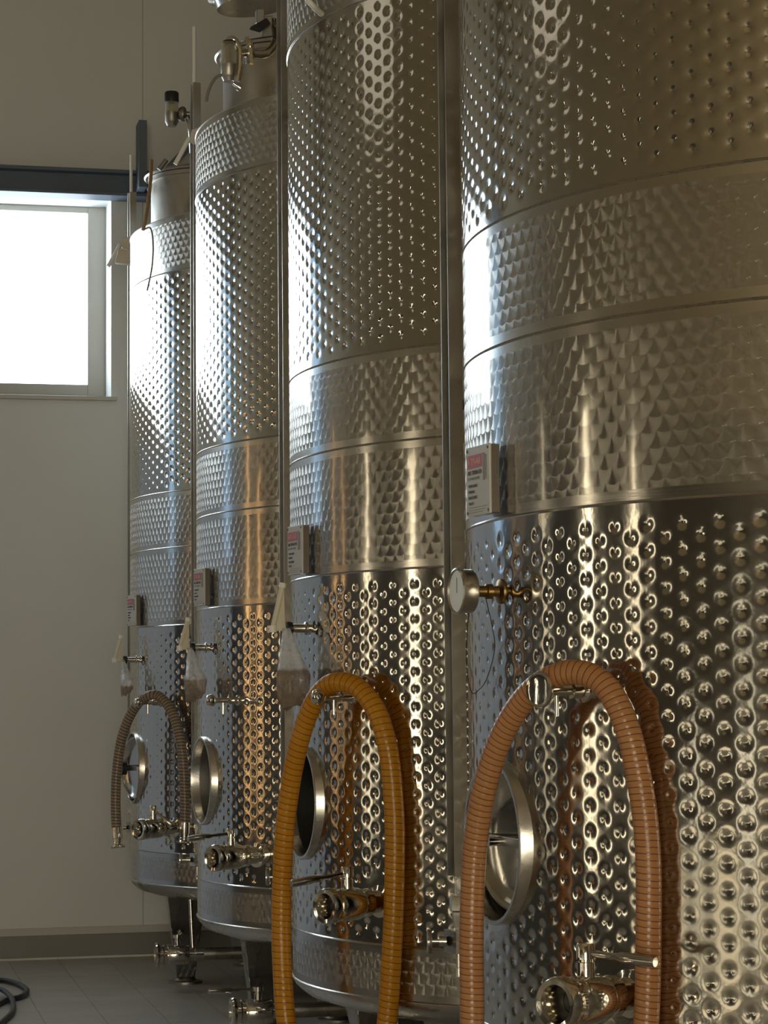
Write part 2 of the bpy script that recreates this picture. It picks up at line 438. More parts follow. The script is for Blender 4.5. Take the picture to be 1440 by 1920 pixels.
# window 1
gy = YB+0.30
wn = empty('window_1', ((wx0+wx1)/2, gy, wz0)); struct(wn, 'high window full of white daylight in the back wall')
gx0, gx1, gz0, gz1 = wx0+.10, 1.233, 1.842, 2.832
b = MB()
b.bx(wx0, gx0, gy, gy+.06, wz0, wz1).bx(gx1, wx1, gy, gy+.06, wz0, wz1).bx(gx0, gx1, gy, gy+.06, wz0, gz0).bx(gx0, gx1, gy, gy+.06, gz1, wz1)
b.bx(-.60, -.52, gy, gy+.06, gz0, gz1)
b.build('window_frame', M['frame'], wn, smooth=False, bevel=0.004)
MB().bx(gx0, gx1, gy+.03, gy+.036, gz0, gz1).build('pane', M['sky_pane'], wn, smooth=False)
MB().bx(wx0, wx1+.03, YB-.035, gy, wz0-.022, wz0).build('window_sill', M['frame'], wn, smooth=False, bevel=0.003)
# baseboard and trim
struct(MB().bx(XL, XR, YB-.012, YB, FLOOR, -1.215).build('baseboard_back', M['skirting'], smooth=False), 'dark tiled skirting along the back wall')
struct(MB().bx(XL, XR, YB-.022, YB, -1.215, -1.178).build('trim_1', M['skirt_trim'], smooth=False), 'grey strip above the skirting')
struct(MB().bx(XL, XR, YB-.022, YB-.010, FLOOR, FLOOR+.010).build('trim_2', M['grout_line'], smooth=False), 'pale joint between skirting and floor')
# glowing blue panels added out of view, for blue reflections in the steel
gw = empty('window_13', (-3.05, YB, .9)); struct(gw, 'added blue glow pane left of the big window, out of view')
MB().bx(-3.5, -2.6, YB-.05, YB-.04, 1.0, 2.85).build('pane', M['blue_pane'], gw, smooth=False)
gd = MB().bx(XL+.02, -2.5, YB-.03, YB, FLOOR, 2.92).bx(-2.5, .52, YB-.03, YB, FLOOR, 1.5)
struct(gd.build('blue_glow_panel', M['blue_panel'], smooth=False), 'added blue-grey glowing panel, out of view')
# aisle-side wall with glow panes added for the tank reflections, rear wall with its gate, wall behind the tanks
def wall_with_holes(name, mat, axis, at, th, a0, a1, holes, ZTOP=None):
    ZC = ZTOP or 4.9
    b = MB(); hs = sorted(holes); cur = a0
    def blk(p0, p1, z0, z1):
        if p1-p0 < 1e-4 or z1-z0 < 1e-4: return
        if axis == 'x': b.bx(at, at+th, p0, p1, z0, z1)
        else: b.bx(p0, p1, at, at+th, z0, z1)
    for (h0, h1, z0, z1) in hs:
        blk(cur, h0, FLOOR, ZC); blk(h0, h1, FLOOR, z0); blk(h0, h1, z1, ZC); cur = h1
    blk(cur, a1, FLOOR, ZC)
    if ZTOP:
        lo = ZTOP; zz0, zz1 = 3.1, 4.3
        cs = [(h[0], h[1]) for h in high]; cu = a0
        for (h0, h1) in cs: b.bx(at, at+th, cu, h0, lo, 4.9).bx(at, at+th, h0, h1, lo, zz0).bx(at, at+th, h0, h1, zz1, 4.9); cu = h1
        b.bx(at, at+th, cu, a1, lo, 4.9)
    return struct(b.build(name, mat, smooth=False))
high = [(6.9, 8.5, 3.1, 4.3, 'high_pane')]
holes = [(6.05, 6.32, -.75, 1.35, 'streak_pane'), (8.25, 8.45, -.75, 1.45, 'streak_pane'), (9.95, 10.15, -.75, 1.5, 'amber_pane'), (10.75, 11.0, -.75, 1.7, 'amber_pane'),  # tall strips added where the mirrored streaks point
         (-.5, .0, -1.25, -.05, 'side_pane'), (.3, 1.2, -1.3, -.62, 'low_pane'), (1.35, 1.7, -1.25, .35, 'side_pane'), (1.9, 2.75, -1.3, -.62, 'low_pane'), (2.95, 3.2, -1.25, .0, 'side_pane'), (3.4, 4.4, -1.3, -.62, 'low_pane'), (4.6, 4.75, -.75, 1.15, 'streak_pane')]  # low and side panes added to brighten hoses and tank fronts
wall_with_holes('wall_left', M['wall_side'], 'x', XL-.3, .3, YR, YB, [h[:4] for h in holes], 2.6)
for i, (y0, y1, z0, z1, mt) in enumerate(holes+high):
    w = empty('window_%d' % (i+2), (XL-.15, (y0+y1)/2, z0)); struct(w)  # all but the clerestory are glow panes added for reflections and fill
    MB().bx(XL-.18, XL-.17, y0, y1, z0, z1).build('pane', M[mt], w, smooth=False)
    f = MB().bx(XL-.2, XL-.12, y0, y0+.025, z0, z1).bx(XL-.2, XL-.12, y1-.025, y1, z0, z1).bx(XL-.2, XL-.12, y0, y1, z0, z0+.025).bx(XL-.2, XL-.12, y0, y1, z1-.025, z1)
    f.build('window_frame', M['frame'], w, smooth=False)
wall_with_holes('wall_rear', M['wall_rear'], 'y', YR-.3, .3, XL, XR, [(-2.9, .3, FLOOR, 1.3)])
d = empty('door_2', (-1.3, YR-.15, FLOOR)); struct(d)
MB().bx(-2.9, .3, YR-.17, YR-.16, FLOOR, 1.3).build('pane', M['rear_pane'], d, smooth=False)
MB().bx(-2.9, -2.84, YR-.2, YR-.1, FLOOR, 1.3).bx(.24, .3, YR-.2, YR-.1, FLOOR, 1.3).bx(-1.33, -1.27, YR-.2, YR-.1, FLOOR, 1.3).build('door_frame', M['frame'], d, smooth=False)
struct(MB().bx(XR, XR+.3, YR, YB, FLOOR, ZC).build('wall_right', M['wall_side'], smooth=False))

# blue-grey steel beam with post and brace above the window
bm = empty('steel_beam', (-.3, 12.45, 2.84)); tag(bm, 'dark blue-grey steel beam running along the wall above the bright window', 'beam')
b = MB().bx(XL, XR, 12.50, 12.585, 2.85, 2.985).bx(XL, XR, 12.44, 12.585, 2.965, 2.985).bx(XL, XR, 12.44, 12.585, 2.838, 2.856)
b.build('beam_profile', M['beam'], bm, smooth=False, bevel=0.003)
MB().bx(1.455, 1.50, 12.30, 12.44, 2.86, 3.235).build('post', M['beam'], bm, smooth=False, bevel=0.003)
MB().box((1.64, 12.37, 3.0), (.125, 0, .14), (0, .03, 0), (.013, 0, -.012)).build('brace', M['beam'], bm, smooth=False)

# ------------------------------------------------------------------ tanks
zE, zD, zC_, zB, zA, zZ, zT = -.8312, -.6771, .3942, .7645, 1.0313, 2.0926, 2.3573
tanks = [(2.2936, 11.25), (2.3194, 9.104), (2.3086, 6.944), (2.3056, 4.7513)]
AZM = [-95, -95, -95, -94.5]
def P(t, az, r, z):
    cx, cy = tanks[t]; a = radians(az); return Vector((cx+r*sin(a), cy+r*cos(a), z))
def rad(az): a = radians(az); return Vector((sin(a), cos(a), 0))
def uvaz(az):
    # uv x of an azimuth: bands are unrolled from azimuth -270 to 90
    return radians(az)
masks = [(uvaz(-95), -.285, .19), (uvaz(-121), -.555, .075), (uvaz(-114.5), .03, .035)]
M['jacket_low'] = dimple_steel('dimpled_jacket_lower', masks, zD, zC_)
M['jacket_up'] = dimple_steel('dimpled_jacket_upper', [], zA, zZ, 0.0042)
M['sw_bot'] = swirl_steel('swirl_bottom_band', zE, zD, tone=.8)
M['sw_mid'] = swirl_steel('swirl_middle_band', zC_, zB)
M['sw_up'] = swirl_steel('swirl_upper_band', zB, zA)
M['sw_top'] = swirl_steel('swirl_top_band', zZ, zT)
M['sw_leg'] = swirl_steel('swirl_leg_plate', -9, 9, tone=.6)

def band(t, prof, name, mat, parent, n=288, label=None):
    cx, cy = tanks[t]; vs = []; fs = []; uvs = []; k = len(prof)
    for (r, z) in prof:
        for i in range(n): a = 2*pi*i/n; vs.append((cx+r*sin(a), cy+r*cos(a), z))
    for j in range(k-1):
        for i in range(n):
            i2 = (i+1) % n
            fs.append([j*n+i, (j+1)*n+i, (j+1)*n+i2, j*n+i2])
            a0 = 2*pi*i/n; a1 = 2*pi*(i+1)/n
            if a0 >= pi/2-1e-6: a0 -= 2*pi; a1 -= 2*pi
            uvs.append([(a0, prof[j][1]), (a0, prof[j+1][1]), (a1, prof[j+1][1]), (a1, prof[j][1])])
    o = MB().add(vs, fs, uvs).build(name, mat, parent, ang=50, label=label)
    if len(set(r for r, z in prof)) == 1: radial_normals(o, cx, cy)
    return o

def radial_normals(o, cx, cy):
    o0 = ORG[o.name]
    ns = []
    for v in o.data.vertices:
        w = Vector((v.co.x+o0.x-cx*S, v.co.y+o0.y-cy*S, 0)); ns.append(w.normalized())
    o.data.normals_split_custom_set_from_vertices(ns)

def holed_band(t, z0, z1, az, zc, rh, name, mat, parent, label):
    """cylindrical sheet with a round opening for the manway"""
    cx, cy = tanks[t]; b = MB(); um = radians(az); hw = .24; n = 270
    def pt(u, z): return (cx+sin(u), cy+cos(u), z)
    def quad(a, b_, c, d_):
        b.add([pt(*a), pt(*b_), pt(*c), pt(*d_)], [[0, 1, 2, 3]], [[a, b_, c, d_]])
    # everything round the tank except the window of width 2*hw
    a0 = um+hw; a1 = um-hw+2*pi
    for i in range(n):
        p = a0+(a1-a0)*i/n; q = a0+(a1-a0)*(i+1)/n
        k = -2*pi if p >= pi/2-1e-6 else 0
        b.add([pt(p, z0), pt(p, z1), pt(q, z1), pt(q, z0)], [[0, 1, 2, 3]], [[(p+k, z0), (p+k, z1), (q+k, z1), (q+k, z0)]])
    m = 24; zl, zh = zc-hw, zc+hw
    for i in range(m):
        p = um-hw+2*hw*i/m; q = um-hw+2*hw*(i+1)/m
        quad((p, z0), (p, zl), (q, zl), (q, z0)); quad((p, zh), (p, z1), (q, z1), (q, zh))
    K = 96; J = 6
    def ring(j, k):
        th = 2*pi*k/K; c_, s_ = cos(th), sin(th)
        ri = rh; ex, ez = hw*max(-1, min(1, c_/max(abs(c_), abs(s_)))), hw*max(-1, min(1, s_/max(abs(c_), abs(s_))))
        iu = math.asin(ri*c_); iz = ri*s_; f = j/J
        return (um+iu+(ex-iu)*f, zc+iz+(ez-iz)*f)
    for j in range(J):
        for k in range(K): quad(ring(j, k), ring(j, k+1), ring(j+1, k+1), ring(j+1, k))
    o = b.build(name, mat, parent, ang=180, label=label)
    me = o.data
    # weld duplicates and make every face look outwards
    import bmesh
    bmm = bmesh.new(); bmm.from_mesh(me); bmesh.ops.remove_doubles(bmm, verts=bmm.verts, dist=1e-5)
    o0 = ORG[o.name]
    for f in bmm.faces:
        c = f.calc_center_median(); w = Vector((c.x+o0.x-cx*S, c.y+o0.y-cy*S, 0))
        if f.normal.dot(w) < 0: f.normal_flip()
    bmm.to_mesh(me); bmm.free()
    for p in me.polygons: p.use_smooth = True
    radial_normals(o, cx, cy)
    return o

def ball_valve(t, az, z, parent, lever, s=1.0, r0=1.0, name='racking_valve'):
    """butt-welded nozzle, clamp nut, ball body, open threaded mouth, hub and lever"""
    d = rad(az); o = P(t, az, r0, z)
    b = MB()
    b.lathe(o, d, [(.046*s, -.02), (.046*s, .006), (.032*s, .010), (.032*s, .05*s), (.040*s, .052*s), (.040*s, .072*s), (.033*s, .075*s), (.033*s, .085*s),
                   (.043*s, .088*s), (.046*s, .094*s), (.046*s, .165*s), (.043*s, .172*s), (.048*s, .174*s), (.048*s, .184*s), (.043*s, .186*s), (.043*s, .192*s), (.050*s, .194*s), (.050*s, .212*s), (.046*s, .218*s),
                   (.036*s, .216*s), (.027*s, .195*s), (.024*s, .16*s), (0, .16*s)], 40)
    vb = b.build(name, M['chrome'], parent, label='nickel-bright ball valve with open mouth')
    MB().lathe(o+d*.1605*s, d, [(.0235*s, 0), (.0235*s, .004*s), (0, .004*s)], 24).build('bore', M['dark'], vb, label='disc painted as the shade of the bore')
    c = o+d*.128*s; h = Vector((0, 0, 1))
    MB().lathe(c+h*.04*s, h, [(.017*s, 0), (.017*s, .030*s), (.013*s, .031*s), (.013*s, .035*s), (.018*s, .036*s), (.018*s, .062*s), (.015*s, .066*s), (0, .066*s)], 24).build('stem', M['chrome'], vb)
    L = Vector(lever); ln = L.length; a = c+h*.088*s
    MB().lathe(a, L, [(.0065*s, 0), (.0065*s, ln*.45), (.011*s, ln*.55), (.011*s, ln*.97), (.009*s, ln), (0, ln)], 16).build('lever', M['polished'], vb)
    return vb

def level_gauge(t, parent, ztop, zbot, rod=0):
    az = -65; c0 = P(t, az, 1.045, 0)
    # U channel: open side towards the aisle
    out = rad(-100); side = Vector((out.y, -out.x, 0))
    def at(z, o=0, s=0): return Vector((c0.x, c0.y, z))+out*o+side*s
    zm = (ztop+zbot)/2; hz = (ztop-zbot)/2
    b = MB()
    b.box(at(zm, -.016), out*.002, side*.021, (0, 0, hz))
    b.box(at(zm, 0, -.020), out*.017, side*.002, (0, 0, hz))
    b.box(at(zm, 0, .020), out*.017, side*.002, (0, 0, hz))
    ch = b.build('level_gauge', M['satin'], parent, smooth=False, label='vertical level gauge channel')
    MB().cyl(at(zbot-.06), at(ztop-.02), .008, 12).build('sight_glass', M['glass'], ch)
    for z in (zB-.05, zZ-.1):
        b = MB(); q = at(z, -.018); r_ = P(t, az+4, .995, z); b.box((q+r_)/2, (q-r_)*.5, (0, 0, .012), (q-r_).cross(Vector((0, 0, 1))).normalized()*.003)
        b.build('clip', M['dull'], ch, smooth=False)
    if rod: MB().cyl(at(ztop-.03, .004), at(ztop+rod, .004), .0075, 12).build('gauge_rod', M['white'], ch, label='thin white float rod')
    # isolating valve at the foot of the sight glass
    z0 = zbot-.055; k = at(z0)
    b = MB().lathe(k+Vector((0, 0, .0)), (0, 0, -1), [(.019, -.01), (.021, -.006), (.021, .024), (.015, .028), (.015, .040), (.011, .06), (.011, .07)], 6)
    b.box(k+Vector((0, 0, -.095)), out*.022, side*.034, (0, 0, .026))
    b.lathe(k+Vector((0, 0, -.12)), (0, 0, -1), [(.007, 0), (.007, .035), (.010, .036), (.010, .056), (0, .056)], 16)
    b.cyl(k+Vector((0, 0, -.095)), P(t, az-2, .99, z0-.095), .010, 14)
    vb = b.build('drain_cock', M['brushed'], ch, smooth=True, ang=25)
    e = Vector((-cos(YAW), sin(YAW), 0))
    MB().lathe(k+Vector((0, 0, -.095)), e, [(.012, .028), (.012, .045), (.005, .045), (.005, .062), (.026, .062), (.028, .065), (.028, .072), (.024, .074), (0, .072)], 24).build('hand_wheel', M['polished'], ch)
    return ch

def text_mesh(txt, size, mat, parent, origin, xdir, zdir, name='lettering', w=None):
    """flat lettering converted to a mesh, standing on its plate"""
    c = bpy.data.curves.new(name, 'FONT'); c.body = txt; c.size = size; c.extrude = 0.0004/S
    to = bpy.data.objects.new(name+'_tmp', c); col.objects.link(to)
    dg = bpy.context.evaluated_depsgraph_get(); me0 = bpy.data.meshes.new_from_object(to.evaluated_get(dg))
    bpy.data.objects.remove(to); bpy.data.curves.remove(c)
    X = Vector(xdir).normalized(); Z = Vector(zdir).normalized(); N = X.cross(Z)
    mx = max([v.co.x for v in me0.vertices]+[1e-6]); sx = (w/mx) if w else 1
    b = MB(); b.v = [Vector(origin)+X*v.co.x*sx+Z*v.co.y+N*v.co.z for v in me0.vertices]
    b.f = [list(p.vertices) for p in me0.polygons]; b.uv = [[(0, 0)]*len(p) for p in b.f]
    bpy.data.meshes.remove(me0)
    return b.build(name, mat, parent, smooth=False)

def sign(t, parent, az, z):
    d = rad(az-4); sd = Vector((-d.y, d.x, 0))        # reading direction seen from the aisle
    if sd.y > 0: sd = -sd
    c = P(t, az, 1.035, z); hw, hh = .058, .074; Zv = Vector((0, 0, 1))
    br = MB().box(c-d*.014, d*.010, sd*(hw-.004), Zv*(hh-.001))
    pl = br.build('notice_box', M['mount'], parent, smooth=False, bevel=.002, label='dark metal mount of the notice plate')
    MB().box(c, d*.0025, sd*hw, Zv*hh).build('notice_plate', M['label'], pl, smooth=False, bevel=.001, label='pale notice plate with red heading')
    f = c+d*.003
    def q(x0, x1, z0, z1, mat, name, th=.0005):
        MB().box(f+sd*((x0+x1)/2)+Zv*((z0+z1)/2), d*th, sd*((x1-x0)/2), Zv*((z1-z0)/2)).build(name, mat, pl, smooth=False)
    q(-.052, .022, .028, .056, M['red'], 'heading_band')
    q(.028, .036, -.002, .056, M['greyprint'], 'printed_figure'); q(.040, .044, .000, .052, M['greyprint'], 'printed_figure')
    o = f+d*.0008
    text_mesh('ATIVAR', .022, M['pink'], pl, o+sd*(-.048)+Zv*.034, sd, Zv, w=.066)
    text_mesh('ABC TIPERA EOI', .013, M['ink'], pl, o+sd*(-.050)+Zv*.014, sd, Zv, w=.070)
    text_mesh('SETTORE FERM', .008, M['greyprint'], pl, o+sd*(-.050)+Zv*.003, sd, Zv, w=.060)
    for i, (tx, ww) in enumerate((('VERSARE', .045), ('PIENO', .030), ('SVUOTARE', .042), ('VALV', .025))):
        text_mesh(tx, .009, M['ink'], pl, o+sd*(-.046)+Zv*(-.013-.0125*i), sd, Zv, w=ww)
    for i in range(3): q(-.046, .044-.01*i, -.0568-.0055*i, -.0560-.0055*i, M['greyprint'], 'small_print')
    for x in (-.052, .052):
        for zz in (-.067, .066): q(x-.0015, x+.0015, zz-.003, zz+.003, M['ink'], 'rivet', .0012)

def manway(t, parent):
    az = AZM[t]; d = rad(az); o = P(t, az, 1.0, -.285); ro = .175; dp = .20 if t in (1, 2) else .13
    b = MB().lathe(o, d, [(ro, -dp), (ro, .010), (ro-.003, .014), (ro-.010, .014), (ro-.012, .008), (ro-.014, -dp)], 72, closed=True)
    m = b.build('manway_collar', M['brushed'], parent, label='round manway collar of brushed steel')
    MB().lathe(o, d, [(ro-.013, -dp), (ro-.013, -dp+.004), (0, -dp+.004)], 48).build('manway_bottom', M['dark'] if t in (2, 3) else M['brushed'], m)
    MB().lathe(o, d, [(ro+.008, -.05), (ro+.007, -.022), (ro+.001, -.016), (ro-.002, -.016), (ro-.002, -.05)], 72, closed=True).build('weld_ring', M['brushed'], m)
    MB().lathe(o, d, [(ro-.0146, -dp+.005), (ro-.0146, -.02), (ro-.0160, -.02), (ro-.0160, -dp+.005)], 64, closed=True).build('manway_throat', M['satin'] if t in (0, 1) else M['dark'], m)  # dark sleeve paints the shade of the hole on the two nearer tanks
    if t in (0, 3):
        # inward-opening lid standing ajar, with its cross bar and knob
        sd = Vector((-d.y, d.x, 0)); ax = (d+sd*(.25 if t else .35)).normalized()
        oo = o-d*(.05 if t else .02)
        lid = MB().lathe(oo, ax, [(0, -.012), (ro*.55, -.010), (ro*.78, 0), (ro*.84, .012), (ro*.86, .012), (ro*.82, -.008), (ro*.56, -.017), (0, -.019)], 60).build('manway_lid', M['polished'], m, label='dished manway lid standing ajar')
        MB().box(oo+d*.035, Vector((0, 0, 1))*.010, sd*(ro-.02), d*.006).build('cross_bar', M['dull'], m, smooth=False, bevel=.002)
        MB().cyl(oo-ax*.01, oo+d*.07, .010, 16).build('clamp_screw', M['polished'], m)
        if t == 0:
            MB().cyl(oo+d*.06, oo+d*.085, .034, 20).cyl(oo+d*.0, oo+d*.06, .014, 16).build('clamp_knob', M['black'], m, label='black star knob')

def peg(t, parent):
    az = -114.5; d = rad(az); o = P(t, az, 1.0, .03)
    b = MB()
    if t == 3: b.lathe(o, d, [(.028, -.01), (.026, .004), (.018, .008), (.018, .035), (.012, .037), (.012, .105), (.034, .107), (.036, .110), (.036, .116), (.034, .119), (.028, .117), (0, .117)], 32)
    else: b.lathe(o, d, [(.022, -.01), (.020, .004), (.014, .008), (.014, .045), (.010, .047), (.010, .105), (.015, .108), (.022, .116), (.024, .126), (.020, .138), (.010, .144), (0, .145)], 28)
    b.cyl(o+d*.07+Vector((0, 0, -.008)), o+d*.07+Vector((0, 0, -.052)), .0045, 10)
    b.build('sampling_tap', M['chrome'], parent, label='short bright tap used as a hose peg')

def leg(t, az, parent):
    r = .73; d = rad(az); sd = Vector((-d.y, d.x, 0)); Zv = Vector((0, 0, 1))
    z1 = -.86; z0 = FLOOR+.03; vs = []; fs = []; uvs = []
    def ring(z, w, dp):
        c = P(t, az, r, z); return [c+sd*w+d*dp, c-sd*w+d*dp, c-sd*w*.8-d*dp, c+sd*w*.8-d*dp]
    top = ring(z1, .155, .10); bot = ring(z0, .058, .045); v = top+bot
    H = z1-z0
    fs = [[3, 2, 1, 0], [4, 5, 6, 7]]; uvs = [[(0, 0)]*4]*2
    for i in range(4):
        j = (i+1) % 4; fs.append([i, j, j+4, i+4]); uvs.append([(-.135, z1), (.135, z1), (.058, z0), (-.058, z0)])
    b = MB().add(v, fs, uvs)
    lg = b.build('leg', M['sw_leg'], parent, smooth=False, bevel=.004)
    c = P(t, az, r, FLOOR)
    MB().lathe(c, (0, 0, 1), [(.085, 0.0), (.085, .010), (.055, .014), (.045, .03), (0, .03)], 28).build('foot', M['dull'], lg)

def bottom_drain(t, parent, lever):
    cx, cy = tanks[t]; y = cy-.22; z = -1.178
    a = Vector((cx-.72, y, z))
    b = MB().cyl(a, (cx-.05, y, z), .030, 24)
    b.tube(spline([(cx-.06, y, z), (cx, y+.05, z+.03), (cx, cy-.05, z+.15), (cx, cy, -.92)], 8), .030, 20)
    dp = b.build('drain_pipe', M['brushed'], parent)
    d = Vector((-1, 0, 0)); o = a+Vector((.02, 0, 0))
    b = MB().lathe(o, d, [(.034, -.02), (.034, .02), (.030, .022), (.030, .05), (.044, .052), (.048, .06), (.048, .15), (.045, .155), (.050, .158), (.050, .172), (.044, .176), (.044, .19),
                          (.058, .194), (.062, .205), (.058, .212), (.034, .214), (.028, .19), (0, .19)], 36)
    vb = b.build('drain_valve', M['chrome'], parent, label='bottom drain ball valve')
    c = o+d*.105; MB().lathe(c+Vector((0, 0, .044)), (0, 0, 1), [(.015, 0), (.015, .028), (.011, .029), (.011, .034), (.022, .036), (.022, .052), (0, .054)], 20).build('stem', M['chrome'], vb)
    L = Vector(lever); ln = L.length
    MB().lathe(c+Vector((0, 0, .087)), L, [(.006, 0), (.006, ln*.5), (.011, ln*.56), (.011, ln*.97), (0, ln)], 14).build('lever', M['polished'], vb)
    MB().tube([(cx-.83+.10, y+.01, z+.03), (cx-.83+.095, y+.02, -1.0), (cx-.83+.09, y+.03, -.862)], .010, 10).build('riser_tube', M['brushed'], parent)
    # small bright joint where the drain leaves the jacket floor
    MB().lathe((cx, cy, -.97), (0, 0, 1), [(.05, 0), (.05, .06), (.07, .07)], 24).build('outlet_neck', M['brushed'], parent)

def tank(t, label):
    cx, cy = tanks[t]
    T = empty('wine_tank', (cx, cy, FLOOR)); tag(T, label, 'tank', 'stainless tanks in a row')
    e = .0015
    def seg(a, b, n=1): return [(1.0, a+(b-a)*i/n) for i in range(n+1)]
    holed_band(t, zD+.003, zC_-.003, AZM[t], -.285, .166, 'dimpled_jacket', M['jacket_low'], T, label='lower dimpled cooling jacket')
    band(t, seg(zA+.003, zZ-.003), 'dimpled_jacket', M['jacket_up'], T, label='upper dimpled cooling jacket')
    band(t, seg(zC_+.003, zB-.003), 'swirl_band', M['sw_mid'], T, label='band of engine-turned swirl steel')
    band(t, seg(zB+.003, zA-.003), 'swirl_band', M['sw_up'], T, label='band of engine-turned swirl steel')
    band(t, seg(zZ+.003, zT), 'swirl_band', M['sw_top'], T, label='top band of engine-turned swirl steel')
    band(t, seg(zE+.004, zD-.003), 'swirl_band', M['sw_bot'], T, label='bottom band of engine-turned swirl steel')
    for z in (zD, zC_, zB, zA, zZ):
        band(t, [(1.0, z-.0032), (1.0015, z-.0022), (1.0028, z), (1.0015, z+.0022), (1.0, z+.0032)], 'weld_seam', M['weld'] if z in (zA, zB) else M['polished'], T)
    band(t, [(1.0, zE+.004), (1.004, zE+.001), (1.004, zE-.002), (.992, zE-.022), (.965, zE-.045), (.90, zE-.066), (.2, zE-.10), (0.001, zE-.10)], 'dished_bottom', M['brushed'], T, n=180)
    band(t, [(1.0, zT), (1.003, zT+.003), (.99, zT+.008), (.9, zT+.025), (.5, zT+.085), (0.001, zT+.13)], 'conical_roof', M['satin'], T, n=180)
    # off-centre top manhole
    d = rad(-110); nc = Vector((cx, cy, 0))+d*.70
    zl = 2.60
    nk = MB().lathe((nc.x, nc.y, 0), (0, 0, 1), [(.272, zT-.0), (.272, zl-.02), (.285, zl-.018), (.285, zl), (.25, zl)], 72).build('manhole_neck', M['satin'], T)
    MB().lathe((nc.x, nc.y, 0), (0, 0, 1), [(0, zl+.001), (.262, zl+.001), (.300, zl+.003), (.306, zl+.010), (.300, zl+.018), (.22, zl+.045), (0, zl+.06)], 72).build('manhole_lid', M['brushed'], T)
    for a in (-85, -145, 155, 95, 35, -25): leg(t, a, T)
    manway(t, T); peg(t, T)
    lev = [(.085, -.03, -.075), (-.17, -.055, -.015), (-.172, -.055, -.022), (.095, -.125, -.008)][t]
    ball_valve(t, -121, -.555, T, lev)
    level_gauge(t, T, [2.685, 2.68, 2.9, 2.9][t], [-.45, -.48, -.40, -.395][t], [.20, .25, 0, 0][t])
    sign(t, T, [-100, -99, -97.5, -95.3][t], .478)
    bottom_drain(t, T, [(.02, -.03, .03), (-.20, -.02, .0), (-.2, 0, 0), (-.2, 0, 0)][t])
    return T
T1 = tank(0, 'farthest dimpled steel tank, nearest the bright window, with a grey-brown ribbed hose')
T2 = tank(1, 'second dimpled steel tank from the window wall, open round manway and no hose')
T3 = tank(2, 'dimpled steel tank with the golden amber hose hanging on its front')
T4 = tank(3, 'nearest and largest dimpled steel tank at the right, with a round dial thermometer')

# dial thermometer on the nearest tank
d = rad(-97); o = P(3, -97, 1.0, .24)
th = MB().lathe(o, d, [(.030, -.01), (.026, .004), (.012, .008), (.010, .020), (.016, .022), (.016, .034), (.012, .036), (.012, .066)], 24).build('thermometer_stem', M['brass'], T4, label='dark brass stem of the dial thermometer')
MB().lathe(o, d, [(0, .066), (.044, .067), (.046, .070), (.046, .096), (.049, .097), (.049, .102), (.0455, .104), (.043, .100)], 48).build('dial_case', M['brushed'], th)
MB().lathe(o, d, [(.044, .094), (.044, .1002), (0, .1002)], 40).build('dial_face', M['dial'], th, label='pale blue-white dial')
sd = Vector((-d.y, d.x, 0))
MB().box(o+d*.1005+Vector((0, 0, .012)), d*.0004, sd*.0009, Vector((0, 0, .016))).build('pointer', M['ink'], th, smooth=False)
wr = [P(3, -97, 1.035, .225), P(3, -98, 1.03, .17), P(3, -97.5, 1.02, .12), P(3, -95, 1.02, .06), P(3, -92, 1.02, .035), P(3, -90.5, 1.03, .03), P(3, -90.5, 1.04, .09), P(3, -93, 1.05, .17), P(3, -95, 1.055, .23)]
MB().tube(spline(wr, 6), .0010, 6).build('thin_wire', M['black'], T4, label='thin black wire loop')

# thermometer taps with cream probe, wrapped by plastic bags (tanks 1-3)
def tap_probe(t, T, h, lean):
    d = rad(-97); o = P(t, -97, 1.0, .24); Zv = Vector((0, 0, 1))
    tp = MB().lathe(o, d, [(.022, -.01), (.020, .003), (.013, .006), (.013, .046)], 20).build('probe_tap', M['brushed'], T)
    MB().lathe(o, d, [(0, .045), (.020, .046), (.021, .052), (.020, .062), (0, .063)], 24).build('black_cap', M['black'], tp)
    e = Vector((-cos(YAW), sin(YAW), 0))
    b0 = o+d*.064+Vector((0, 0, -.008)); out = b0+d*.042
    n = d.cross(Zv).normalized()*.009
    b = MB().prism([b0-n*.5, out-n*.5, out-n*.5+Zv*.02+d*.0, b0-n*.5+Zv*h+d*lean*.4, b0-n*.5+Zv*.05+d*.004], n)
    pr = b.build('probe_bracket', M['cream'], T, smooth=False, bevel=.002, label='cream plastic probe holder')
    a0 = out+Zv*.004; a1 = b0+Zv*h+d*lean*.5
    MB().cyl(a0, a1, .0085, 14).build('probe_tube', M['cream'], pr)
    MB().cyl(a0-Zv*.008, a0+Zv*.012, .0125, 14).build('tube_cap', M['white'], pr)
    MB().cyl(a1-(a1-a0).normalized()*.014, a1, .011, 14).build('tube_cap', M['white'], pr)
tap_probe(2, T3, .145, .016); tap_probe(1, T2, .125, .012); tap_probe(0, T1, .125, .014)

